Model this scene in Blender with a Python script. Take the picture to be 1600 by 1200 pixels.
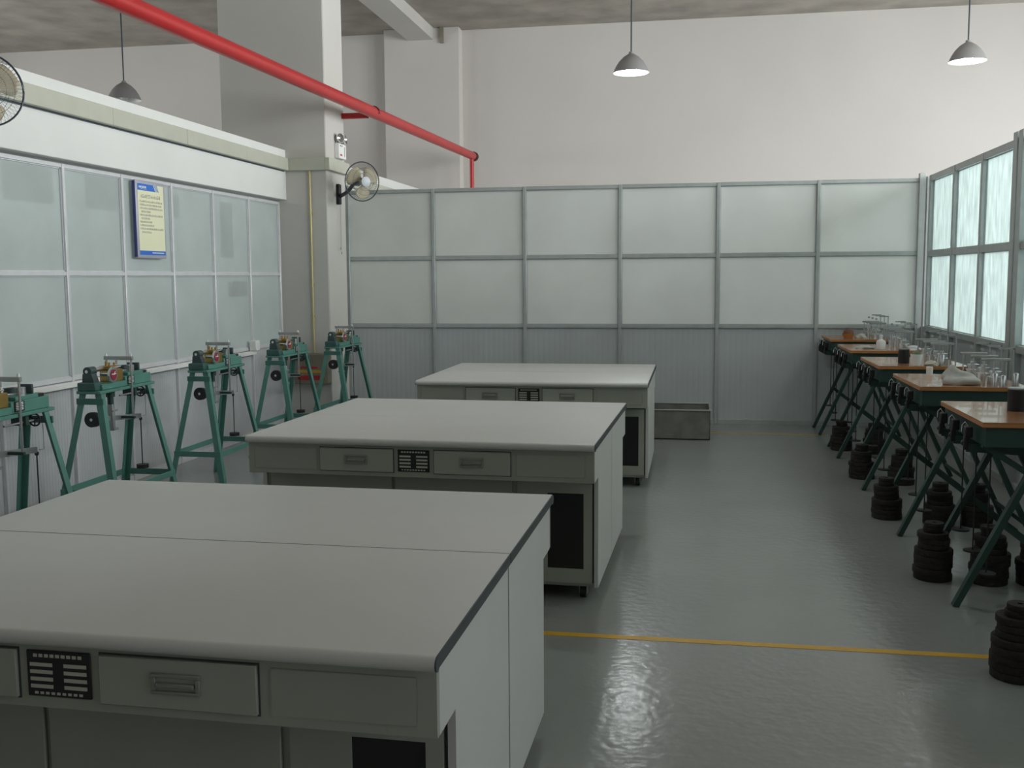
import bpy, bmesh, math, random
from mathutils import Vector, Matrix
random.seed(7)
for o in list(bpy.data.objects):
    bpy.data.objects.remove(o, do_unlink=True)
scene = bpy.context.scene
COL = scene.collection
PI = math.pi

# ------------------------------------------------------------------ camera
EYE = 1.69
YAW, PITCH, ROLL = 0.1748, 0.1046, -0.0068
fwd = Vector((-math.sin(YAW) * math.cos(PITCH), math.cos(YAW) * math.cos(PITCH), -math.sin(PITCH)))
rgt = Vector((math.cos(YAW), math.sin(YAW), 0))
upv = rgt.cross(fwd)
r2 = rgt * math.cos(ROLL) + upv * math.sin(ROLL)
u2 = -rgt * math.sin(ROLL) + upv * math.cos(ROLL)
cam_d = bpy.data.cameras.new('camera')
cam_d.sensor_width = 36.0
cam_d.lens = 36.0
cam_d.clip_end = 200
cam = bpy.data.objects.new('camera', cam_d)
COL.objects.link(cam)
m4 = Matrix((r2, u2, -fwd)).transposed().to_4x4()
m4.translation = Vector((0, 0, EYE))
cam.matrix_world = m4
scene.camera = cam

# ------------------------------------------------------------------ world, daylight, exposure
world = bpy.data.worlds.new('overcast_sky')
scene.world = world
world.use_nodes = True
bg = world.node_tree.nodes['Background']
bg.inputs[0].default_value = (0.82, 0.92, 1.0, 1)
bg.inputs[1].default_value = 1.0
scene.view_settings.view_transform = 'Standard'
scene.view_settings.look = 'None'
scene.view_settings.gamma = 1.0
scene.view_settings.use_curve_mapping = False
scene.view_settings.exposure = 0.4

HALL_XR, HALL_XL, HALL_Y0, HALL_Y1, HALL_H = 7.2, -15.0, -9.0, 18.0, 5.97
WIN_R = [(-2.6, 1.6), (2.6, 6.8), (7.8, 12.0), (13.0, 17.2)]      # window openings in the outer right wall (y0, y1)
WIN_Z = (1.3, 5.2)
WIN_L_ADDED = [(4.0, 8.0), (11.0, 15.0)]  # unseen left windows, added to light the left glass from behind

def window_light(name, loc, sx, sy, rot, power, color=(0.97, 1.0, 0.97)):
    d = bpy.data.lights.new(name, 'AREA')
    d.shape = 'RECTANGLE'
    d.size, d.size_y = sx, sy
    d.energy = power
    d.color = color
    o = bpy.data.objects.new(name, d)
    COL.objects.link(o)
    o.location = loc
    o.rotation_euler = rot
    return o
for (a, b), pw in zip(WIN_R, (30, 390, 410, 112)):
    window_light('daylight_window', (HALL_XR + 0.02, (a + b) / 2, sum(WIN_Z) / 2), WIN_Z[1] - WIN_Z[0] - .1, b - a - .1, (0, PI / 2, 0), pw)
for a, b in WIN_L_ADDED:  # area lights filling the added left openings
    window_light('daylight_window', (HALL_XL - 0.02, (a + b) / 2, 3.2), 2.4, b - a - .1, (0, -PI / 2, 0), 150)

# ------------------------------------------------------------------ materials
def mat(name, col, rough=0.6, metal=0.0, var=0.06, scale=6.0, bump=0.0, bscale=60.0, spec=0.5, stretch=None, coat=0.0):
    m = bpy.data.materials.new(name)
    m.use_nodes = True
    nt = m.node_tree
    b = nt.nodes['Principled BSDF']
    b.inputs['Roughness'].default_value = rough
    b.inputs['Metallic'].default_value = metal
    b.inputs['Specular IOR Level'].default_value = spec
    b.inputs['Coat Weight'].default_value = coat
    tc = nt.nodes.new('ShaderNodeTexCoord')
    src = tc.outputs['Object']
    if stretch:
        mp = nt.nodes.new('ShaderNodeMapping')
        mp.inputs['Scale'].default_value = stretch
        nt.links.new(src, mp.inputs['Vector'])
        src = mp.outputs['Vector']
    nz = nt.nodes.new('ShaderNodeTexNoise')
    nz.inputs['Scale'].default_value = scale
    nz.inputs['Detail'].default_value = 5
    nt.links.new(src, nz.inputs['Vector'])
    rp = nt.nodes.new('ShaderNodeValToRGB')
    rp.color_ramp.elements[0].position = 0.3
    rp.color_ramp.elements[1].position = 0.7
    lo = [max(0, c * (1 - var)) for c in col]
    hi = [min(1, c * (1 + var)) for c in col]
    rp.color_ramp.elements[0].color = (*lo, 1)
    rp.color_ramp.elements[1].color = (*hi, 1)
    nt.links.new(nz.outputs['Fac'], rp.inputs['Fac'])
    nt.links.new(rp.outputs['Color'], b.inputs['Base Color'])
    if bump:
        n2 = nt.nodes.new('ShaderNodeTexNoise')
        n2.inputs['Scale'].default_value = bscale
        n2.inputs['Detail'].default_value = 4
        nt.links.new(src, n2.inputs['Vector'])
        bp = nt.nodes.new('ShaderNodeBump')
        bp.inputs['Strength'].default_value = bump
        bp.inputs['Distance'].default_value = 0.02
        nt.links.new(n2.outputs['Fac'], bp.inputs['Height'])
        nt.links.new(bp.outputs['Normal'], b.inputs['Normal'])
    return m

def frosted(name, col, trans=0.5, streak=None, rough=0.35, var=0.05, scale=2.5):
    """Frosted sheet glass: part of the light scatters back, part scatters through."""
    m = mat(name, col, rough=rough, var=var, scale=scale, stretch=streak)
    nt = m.node_tree
    b = nt.nodes['Principled BSDF']
    ramp = [n for n in nt.nodes if n.type == 'VALTORGB'][0]
    t = nt.nodes.new('ShaderNodeBsdfTranslucent')
    nt.links.new(ramp.outputs['Color'], t.inputs['Color'])
    mx = nt.nodes.new('ShaderNodeMixShader')
    mx.inputs['Fac'].default_value = trans
    out = nt.nodes['Material Output']
    nt.links.new(b.outputs[0], mx.inputs[1])
    nt.links.new(t.outputs[0], mx.inputs[2])
    nt.links.new(mx.outputs[0], out.inputs['Surface'])
    return m

def emit(name, col, strength):
    m = bpy.data.materials.new(name)
    m.use_nodes = True
    b = m.node_tree.nodes['Principled BSDF']
    b.inputs['Base Color'].default_value = (*col, 1)
    b.inputs['Emission Color'].default_value = (*col, 1)
    b.inputs['Emission Strength'].default_value = strength
    return m

M = dict(
    wall=mat('painted_plaster', (.62, .585, .565), .85, var=.025, scale=.7, bump=.05, bscale=30),
    ceil=mat('stained_concrete', (.37, .34, .305), .9, var=.22, scale=1.8, bump=.1, bscale=14),
    column=mat('column_paint', (.59, .575, .55), .8, var=.03, scale=1.2, bump=.04),
    beam=mat('white_paint', (.80, .81, .80), .7, var=.03, scale=1.5),
    trunk=mat('beige_plastic', (.53, .54, .46), .5, var=.04),
    alu=mat('brushed_aluminium', (.46, .50, .50), .40, .2, var=.06, scale=12),
    alul=mat('silver_aluminium', (.74, .75, .78), .32, .2, var=.04, scale=12),
    white=mat('white_plastic', (.88, .89, .88), .45, var=.02),
    ppanel=mat('grey_ribbed_panel', (.50, .54, .555), .5, var=.04, scale=3),
    ppanell=mat('pale_ribbed_panel', (.56, .58, .61), .5, var=.05, scale=3),
    glass_l=frosted('frosted_glass_pale_green', (.69, .75, .745), .45, rough=.28),
    glass_b=frosted('frosted_glass_cloudy', (.87, .895, .885), .53, rough=.4, var=.05, scale=1.3),
    glass_r=frosted('frosted_glass_streaked', (.66, .725, .72), .66, streak=(11, 11, 2.6), rough=.35, var=.13, scale=1.6),
    top=mat('white_laminate', (.615, .625, .61), .36, var=.025, scale=3, bump=.02, bscale=200),
    side=mat('white_board', (.62, .62, .605), .5, var=.02, scale=3),
    pull=mat('drawer_pull_enamel', (.26, .27, .235), .5, var=.04),
    steel_paint=mat('grey_green_enamel', (.36, .38, .33), .5, var=.04, scale=4),
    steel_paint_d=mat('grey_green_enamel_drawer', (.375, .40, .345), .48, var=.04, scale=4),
    darkedge=mat('dark_edge_band', (.06, .07, .075), .6, var=.1),
    mesh_d=mat('dark_smoked_glass', (.012, .013, .014), .35, var=.1),
    black=mat('black_plastic', (.015, .016, .018), .5, var=.1),
    iron=mat('cast_iron', (.020, .017, .017), .75, .2, var=.3, scale=20, bump=.3, bscale=80),
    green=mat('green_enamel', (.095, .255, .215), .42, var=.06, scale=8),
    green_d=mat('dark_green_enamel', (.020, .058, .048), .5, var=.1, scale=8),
    green_m=mat('mid_green_enamel', (.05, .17, .145), .45, var=.08, scale=8),
    chrome=mat('polished_steel', (.68, .69, .70), .22, .9, var=.04),
    steel=mat('dull_steel', (.40, .42, .42), .4, .7, var=.08),
    brass=mat('brass', (.45, .30, .10), .35, .8, var=.1),
    conduit=mat('brass_conduit', (.56, .50, .27), .4, .35, var=.1),
    red=mat('red_enamel', (.46, .018, .02), .35, var=.06, scale=4),
    slate=mat('dark_slate_casting', (.055, .085, .09), .4, .2, var=.1),
    slate_g=mat('dark_teal_enamel', (.045, .12, .11), .45, var=.08),
    redface=mat('red_dial_face', (.27, .025, .045), .4, var=.05),
    wood=mat('varnished_board', (.42, .20, .10), .2, var=.14, scale=5, stretch=(1, 6, 1), coat=.3),
    woodedge=mat('orange_board_edge', (.48, .20, .06), .45, var=.08),
    yellow=mat('yellow_floor_paint', (.62, .36, .03), .4, var=.08, scale=8),
    galv=mat('galvanised_steel', (.22, .225, .205), .55, .3, var=.2, scale=7),
    rim=mat('bare_steel_rim', (.45, .46, .45), .4, .6, var=.1),
    paper=mat('cream_print', (.86, .86, .62), .6, var=.01),
    blue=mat('blue_print', (.03, .17, .66), .5, var=.02),
    ink=mat('grey_ink', (.22, .22, .22), .7, var=.05),
    whiteink=mat('white_ink', (.82, .84, .86), .6, var=.02),
    signframe=mat('lilac_grey_frame', (.48, .49, .58), .4, .2, var=.03),
    signside=mat('dark_blue_frame_side', (.05, .07, .24), .5, var=.05),
    amber=frosted('amber_blade', (.72, .66, .52), .4, rough=.3),
    hub=mat('pale_blue_hub', (.62, .68, .74), .4, var=.02),
    cage=mat('dark_wire', (.07, .085, .11), .4, .4, var=.1),
    shade=mat('grey_lamp_shade', (.30, .295, .30), .5, .15, var=.05),
    shade_in=mat('white_lamp_inside', (.85, .86, .86), .5, var=.01),
    bulb=emit('lit_bulb', (.93, .98, 1.0), 42.0),
    bulb_off=mat('unlit_bulb', (.7, .7, .66), .4, var=.02),
    poster=mat('poster_paper', (.30, .33, .33), .7, var=.05),
    cloth=mat('grey_plastic_bag', (.46, .46, .43), .45, var=.12, scale=14, bump=.4, bscale=24),
    brown=mat('brown_clay', (.16, .07, .045), .6, var=.2),
    leaf=mat('green_matter', (.12, .20, .08), .7, var=.3, scale=30, bump=.5),
    soil=mat('pale_powder', (.55, .54, .48), .8, var=.1, bump=.3),
    hydr=mat('brown_grey_box', (.24, .22, .17), .5, var=.1),
)
# epoxy floor: glossy with a gently rolled surface
fm = mat('epoxy_floor', (.262, .278, .268), .19, var=.05, scale=1.6, spec=.5)
nt = fm.node_tree
tc = [n for n in nt.nodes if n.type == 'TEX_COORD'][0]
n2 = nt.nodes.new('ShaderNodeTexNoise'); n2.inputs['Scale'].default_value = 20; n2.inputs['Detail'].default_value = 1
nt.links.new(tc.outputs['Object'], n2.inputs['Vector'])
bp = nt.nodes.new('ShaderNodeBump'); bp.inputs['Strength'].default_value = .085; bp.inputs['Distance'].default_value = .02
nt.links.new(n2.outputs['Fac'], bp.inputs['Height'])
nt.links.new(bp.outputs['Normal'], nt.nodes['Principled BSDF'].inputs['Normal'])
M['floor'] = fm

# ------------------------------------------------------------------ mesh helpers
class MB:
    def __init__(s):
        s.bm = bmesh.new()
    def box(s, x0, x1, y0, y1, z0, z1, bev=0.0, mi=0, seg=1, mtx=None):
        r = bmesh.ops.create_cube(s.bm, size=1)
        vs = r['verts']
        for v in vs:
            v.co = Vector(((x0 + x1) / 2 + v.co.x * (x1 - x0), (y0 + y1) / 2 + v.co.y * (y1 - y0), (z0 + z1) / 2 + v.co.z * (z1 - z0)))
        if mtx:
            for v in vs: v.co = mtx @ v.co
        fs = list({f for v in vs for f in v.link_faces})
        for f in fs: f.material_index = mi
        if bev:
            es = list({e for v in vs for e in v.link_edges})
            rr = bmesh.ops.bevel(s.bm, geom=es, offset=bev, segments=seg, affect='EDGES', profile=.5)
            for f in rr['faces']: f.material_index = mi
        return s
    def cyl(s, p, q, r, r2=None, seg=14, mi=0, caps=True):
        p, q = Vector(p), Vector(q)
        d = q - p
        r2 = r if r2 is None else r2
        R = d.to_track_quat('Z', 'Y').to_matrix()
        ra, rb = [], []
        for i in range(seg):
            a = 2 * PI * i / seg
            c = Vector((math.cos(a), math.sin(a), 0))
            ra.append(s.bm.verts.new(p + R @ (c * r)))
            rb.append(s.bm.verts.new(q + R @ (c * r2)))
        for i in range(seg):
            j = (i + 1) % seg
            f = s.bm.faces.new((ra[i], ra[j], rb[j], rb[i])); f.smooth = True; f.material_index = mi
        if caps:
            f = s.bm.faces.new(list(reversed(ra))); f.material_index = mi
            f = s.bm.faces.new(rb); f.material_index = mi
        return s
    def tube(s, pts, r, seg=8, closed=False, mi=0):
        pts = [Vector(p) for p in pts]
        n = len(pts); rings = []
        for k, p in enumerate(pts):
            a = pts[(k - 1) % n] if (closed or k > 0) else p
            b = pts[(k + 1) % n] if (closed or k < n - 1) else p
            R = (b - a).to_track_quat('Z', 'Y').to_matrix()
            rings.append([s.bm.verts.new(p + R @ Vector((math.cos(2 * PI * i / seg) * r, math.sin(2 * PI * i / seg) * r, 0))) for i in range(seg)])
        for k in range(n if closed else n - 1):
            A, B = rings[k], rings[(k + 1) % n]
            for i in range(seg):
                j = (i + 1) % seg
                try:
                    f = s.bm.faces.new((A[i], A[j], B[j], B[i])); f.smooth = True; f.material_index = mi
                except ValueError:
                    pass
        if not closed:
            s.bm.faces.new(list(reversed(rings[0]))); s.bm.faces.new(rings[-1])
        return s
    def lathe(s, prof, seg=24, loc=(0, 0, 0), R=None, mi=0):
        loc = Vector(loc); rings = []
        for r, z in prof:
            if r < 1e-6:
                v = Vector((0, 0, z)); rings.append([s.bm.verts.new(loc + (R @ v if R else v))])
            else:
                ring = []
                for i in range(seg):
                    v = Vector((r * math.cos(2 * PI * i / seg), r * math.sin(2 * PI * i / seg), z))
                    ring.append(s.bm.verts.new(loc + (R @ v if R else v)))
                rings.append(ring)
        for A, B in zip(rings, rings[1:]):
            for i in range(seg):
                j = (i + 1) % seg
                if len(A) == 1 and len(B) == 1: continue
                if len(A) == 1: vs = (A[0], B[j], B[i])
                elif len(B) == 1: vs = (A[i], A[j], B[0])
                else: vs = (A[i], A[j], B[j], B[i])
                f = s.bm.faces.new(vs); f.smooth = True; f.material_index = mi
        return s
    def prism(s, pts, ext, mi=0):
        """pts: list of 3D points of a planar outline, ext: extrusion vector"""
        a = [s.bm.verts.new(Vector(p)) for p in pts]
        b = [s.bm.verts.new(Vector(p) + Vector(ext)) for p in pts]
        n = len(a)
        for i in range(n):
            j = (i + 1) % n
            s.bm.faces.new((a[i], a[j], b[j], b[i])).material_index = mi
        s.bm.faces.new(list(reversed(a))).material_index = mi
        s.bm.faces.new(b).material_index = mi
        return s
    def bar(s, p, q, u, w, t, mi=0):
        """flat bar from p to q; u = direction of its width w, t = thickness"""
        p, q, u = Vector(p), Vector(q), Vector(u)
        d = (q - p).normalized()
        u = (u - d * u.dot(d)).normalized()
        v = d.cross(u)
        c = [u * (w / 2) + v * (t / 2), -u * (w / 2) + v * (t / 2), -u * (w / 2) - v * (t / 2), u * (w / 2) - v * (t / 2)]
        return s.prism([p + k for k in c], q - p, mi)
    def angle_iron(s, p, q, u, v, w, t):
        """L section with flanges along u and v, sheared ends kept horizontal"""
        p, q, u, v = Vector(p), Vector(q), Vector(u), Vector(v)
        o = [Vector((0, 0, 0)), u * w, u * w + v * t, u * t + v * t, u * t + v * w, v * w]
        return s.prism([p + k for k in o], q - p)
    def build(s, name, mats, parent=None, loc=None):
        bmesh.ops.recalc_face_normals(s.bm, faces=s.bm.faces[:])
        me = bpy.data.meshes.new(name)
        s.bm.to_mesh(me); s.bm.free()
        for m in (mats if isinstance(mats, (list, tuple)) else [mats]):
            me.materials.append(M[m])
        me.set_sharp_from_angle(angle=math.radians(38))
        o = bpy.data.objects.new(name, me)
        COL.objects.link(o)
        if parent: o.parent = parent
        if loc: o.location = loc
        return o

def tag(o, label=None, cat=None, group=None, kind=None):
    if label: o['label'] = label
    if cat: o['category'] = cat
    if group: o['group'] = group
    if kind: o['kind'] = kind
    return o
def thing(name, label, cat, loc=(0, 0, 0), rz=0, group=None, kind=None):
    o = bpy.data.objects.new(name, None)
    o.empty_display_size = .1
    COL.objects.link(o)
    o.location = loc
    o.rotation_euler = (0, 0, rz)
    return tag(o, label, cat, group, kind)
def link_copy(src, parent=None, loc=None):
    c = src.copy(); COL.objects.link(c)
    if parent: c.parent = parent
    if loc is not None: c.location = loc
    return c
def dup(root, loc=None, rz=None, label=None, parent=None):
    c = link_copy(root, parent)
    if loc is not None: c.location = loc
    if rz is not None: c.rotation_euler = (0, 0, rz)
    if label: c['label'] = label
    for ch in list(root.children):
        dup(ch, parent=c)
    return c
def struct(o, label):
    o['kind'] = 'structure'; o['label'] = label
    return o

# ================================================================== THE HALL
struct(MB().box(HALL_XL, HALL_XR, HALL_Y0, HALL_Y1, -.2, 0).build('floor', 'floor'), 'glossy grey green epoxy floor')
struct(MB().box(HALL_XL - .3, HALL_XR + .3, HALL_Y0 - .3, HALL_Y1 + .3, HALL_H, HALL_H + .25).build('ceiling', 'ceil'), 'stained bare concrete ceiling')
struct(MB().box(HALL_XL - .3, HALL_XR + .3, HALL_Y1, HALL_Y1 + .3, -.2, HALL_H).build('wall_far', 'wall'), 'tall painted plaster wall of the hall behind the partition')
struct(MB().box(HALL_XL - .3, HALL_XR + .3, HALL_Y0 - .3, HALL_Y0, -.2, HALL_H).build('wall_front', 'wall'), 'painted plaster wall behind the camera')
def outer_wall(name, x0, x1, wins, z0, z1, label):
    mb = MB()
    ys = [HALL_Y0] + [v for w in wins for v in w] + [HALL_Y1]
    for i in range(0, len(ys), 2):
        mb.box(x0, x1, ys[i], ys[i + 1], -.2, HALL_H)
    for a, b in wins:
        mb.box(x0, x1, a, b, -.2, z0); mb.box(x0, x1, a, b, z1, HALL_H)
    return struct(mb.build(name, 'wall'), label)
outer_wall('wall_outer_right', HALL_XR, HALL_XR + .3, WIN_R, WIN_Z[0], WIN_Z[1], 'outer wall of the hall with tall daylight windows')
outer_wall('wall_outer_left', HALL_XL - .3, HALL_XL, WIN_L_ADDED, 2.0, 4.4, 'outer wall of the neighbouring bay with added unseen windows')
nwin = 1
for (wins, x, z0, z1) in ((WIN_R, HALL_XR + .14, WIN_Z[0], WIN_Z[1]), (WIN_L_ADDED, HALL_XL - .14, 2.0, 4.4)):
    for a, b in wins:
        mb = MB()
        for yy in (a + .03, (a + b) / 2, b - .03): mb.box(x - .03, x + .03, yy - .03, yy + .03, z0, z1)
        for zz in (z0 + .03, z1 - .03): mb.box(x - .03, x + .03, a, b, zz - .03, zz + .03)
        struct(mb.build('window_%d' % nwin, 'alu'), 'aluminium frame of a tall hall window')
        nwin += 1

# concrete columns and roof beam
CX0, CX1, CY0, CY1 = -5.29, -4.05, 11.10, 11.72
struct(MB().box(CX0, CX1, CY0, CY1, 0, HALL_H, .012).build('wall_column_near', 'column'), 'square painted concrete column carrying the wall fan')
struct(MB().box(-5.36, -4.02, 17.72, 18.0, 0, HALL_H, .008).build('wall_column_far', 'wall'), 'flat painted column against the far hall wall')
struct(MB().box(-4.92, -4.47, -3.9, 17.72, 5.77, HALL_H).build('trim_1', 'column'), 'painted concrete roof beam running to the far column')
struct(MB().box(-4.34, -4.28, 17.66, 17.72, 5.70, HALL_H).build('trim_2', 'hydr'), 'short dark bracket under the ceiling at the far column')

# ================================================================== LEFT PARTITION
XL = -4.63
def ribbed(x0, x1, z0, z1, pitch, depth=.002, t=.02):
    """vertical ribbed sheet in the XZ plane, front at y=0 facing -y"""
    mb = MB(); bm = mb.bm
    n = max(2, int((x1 - x0) / pitch)); p = (x1 - x0) / n
    prof = []
    for i in range(n):
        a = x0 + i * p
        prof += [(a, depth), (a + p * .06, 0), (a + p * .94, 0)]
    prof.append((x1, depth))
    lo = [bm.verts.new((x, y, z0)) for x, y in prof] ; hi = [bm.verts.new((x, y, z1)) for x, y in prof]
    for i in range(len(prof) - 1):
        bm.faces.new((lo[i], lo[i + 1], hi[i + 1], hi[i]))
    mb.box(x0, x1, depth + .001, depth + t, z0, z1)
    return mb
def partition(name, label, nodes, zt, zm, zl, axis, pos, sgn, mats, fw=.045, fd=.05, top_extra=0, heavy=(), low_pitch=.045, sill=False):
    """nodes: coordinates of the uprights along the run; axis 'x' (runs along x at y=pos, faces -y) or 'y' (runs along y at x=pos, faces sgn*x)"""
    fr, gl, lp = mats
    rib = .0006 if low_pitch > .05 else .0018
    root = thing(name, label, None, kind='structure')
    if axis == 'x':
        root.location = (0, pos, 0)
        L = lambda v: v
    else:
        root.location = (pos, 0, 0)
        root.rotation_euler = (0, 0, PI / 2 if sgn > 0 else -PI / 2)   # local -y faces +x / -x
        L = (lambda v: v) if sgn > 0 else (lambda v: -v)
    ns = [L(v) for v in nodes]
    for i, v in enumerate(ns):
        hv = i in heavy
        w = fw * (1.7 if hv else 1)
        MB().box(v - w / 2, v + w / 2, -fd / 2 - (.012 if hv else 0), fd / 2, 0, zt + (.05 if hv else 0), .004).build('mullion', fr, root)
    lo, hi = min(ns), max(ns)
    ss = sorted(ns)
    for z in (zt - fw / 2, zm, zl):
        for a, b in zip(ss, ss[1:]):
            MB().box(a + fw / 2, b - fw / 2, -fd / 2 + .004, fd / 2, z - fw / 2, z + fw / 2, .003).build('rail', fr, root)
    for a, b in zip(ss, ss[1:]):
        a2, b2 = a + fw / 2, b - fw / 2
        for z0, z1 in ((zl + fw / 2, zm - fw / 2), (zm + fw / 2, zt - fw)):
            MB().box(a2, b2, .0, .006, z0, z1).build('pane', gl, root)
            bd = MB()
            for q in ((a2, a2 + .007, z0, z1), (b2 - .007, b2, z0, z1), (a2, b2, z0, z0 + .007), (a2, b2, z1 - .007, z1)):
                bd.box(q[0], q[1], -.010, -.0005, q[2], q[3])
            bd.build('glazing_bead', fr, root)
        ribbed(a2, b2, .05, zl - fw / 2, low_pitch, rib).build('lower_panel', lp, root)
        MB().box(a2, b2, -fd / 2 + .008, fd / 2, 0, .05).build('bottom_rail', fr, root)
    return root
LY = [2.2, 3.0, 3.8, 4.6, 5.4, 6.2, 7.02, 7.82, 8.63, 9.44, 10.26, 11.06]
wl = partition('wall_left', 'left partition of frosted green glass panes in silver aluminium over ribbed panels', LY, 2.545, 1.734, .945, 'y', XL, 1, ('alul', 'glass_l', 'ppanell'), fw=.032, low_pitch=.034)
# white sill strip under the glass
MB().box(2.2, 10.22, -.075, -.026, .885, .925, .004).build('white_sill', 'white', wl)
# posters stuck on the far side of the glass, seen as dim patches
for (y0, y1, z0, z1) in ((6.36, 6.92, 2.24, 2.49), (7.33, 7.79, 2.24, 2.49), (9.62, 9.9, 1.9, 2.45), (8.66, 8.8, 2.24, 2.45), (9.75, 10.2, 1.5, 1.66)):
    tag(MB().box(y0, y1, .008, .010, z0, z1).build('backing_sheet', 'poster', wl))

# concrete lintel above the left partition
struct(MB().box(XL - .10, XL + .10, -2.5, CY0 + .0, 2.565, 3.12, .004).build('trim_3', 'beam'), 'white painted lintel beam above the left glass partition')
struct(MB().box(XL - .10, XL + .10, CY1, 17.7, 2.565, 3.16, .004).build('trim_4', 'beam'), 'white painted lintel beam continuing behind the column')
struct(MB().box(XL - .14, XL - .02, 3.0, CY0 - .35, 3.121, 3.145, .004).build('trim_5', 'trunk'), 'rough plaster capping along the top of the lintel beam')

# cable trunking on the lintel, wrapped round the column
t = thing('cable_trunking', 'beige cable trunking along the white lintel and around the column', 'trunking', (XL + .10, 0, 2.885))
xs = [-2.5, 1.0, 3.2, 5.2, 7.5, 8.7, 9.95, CY0 - .068]
for i, (a, b) in enumerate(zip(xs, xs[1:])):
    MB().box(.001, .062 + .001 * (i % 2), a + .002, b - .002, 0, .135, .004).build('trunking_length', 'trunk', t)
MB().box(.001, CX1 - XL - .10, CY0 - .066, CY0 - .001, 0, .135, .004).build('trunking_length', 'trunk', t)
MB().box(CX1 - XL - .099, CX1 - XL - .04, CY0 - .066, CY1, 0, .135, .004).build('trunking_length', 'trunk', t)
MB().box(.001, .06, CY1 + .002, 17.6, 0, .135, .004).build('trunking_length', 'trunk', t)
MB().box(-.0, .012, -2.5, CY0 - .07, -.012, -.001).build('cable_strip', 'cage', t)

# ================================================================== BACK PARTITION
YB = 11.85
BX = [-4.08, -3.02, -1.93, -.825, .272, 1.355, 2.43]
partition('wall_back', 'back partition of cloudy frosted panes in grey aluminium over plain grey panels', BX, 2.72, 1.911, 1.113, 'x', YB, 1, ('alu', 'glass_b', 'ppanel'), fw=.040, fd=.06, heavy=(0, 6), low_pitch=.06)

# ================================================================== RIGHT PARTITION
XR = 2.52
RY = [11.69, 10.67, 9.68, 8.70, 8.56, 7.5, 6.45, 5.4, 4.35, 3.3, 2.25]
wr = partition('wall_right', 'right partition of bright streaked frosted panes in grey aluminium over grey panels', RY, 2.735, 1.904, 1.10, 'y', XR, -1, ('alu', 'glass_r', 'ppanel'), fw=.06, fd=.09, heavy=(3, 4), low_pitch=.06)

MB().box(-11.87, -11.725, -.045, .045, 0, 1.12).build('corner_post', 'alu', wr)
MB().box(-11.87, -11.80, -.045, .045, 1.12, 2.735).build('corner_post', 'alu', wr)

# ================================================================== floor markings
tag(MB().box(-4.5, 1.36, 4.655, 4.705, .0, .0015).build('floor_line', 'yellow'), 'bright yellow painted line across the floor between the nearest benches', 'floor marking', 'yellow lines on the floor')
tag(MB().box(.2, 1.42, 11.10, 11.14, .0, .0015).build('floor_line', 'yellow'), 'faint yellow painted line near the foot of the back partition', 'floor marking', 'yellow lines on the floor')

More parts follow.
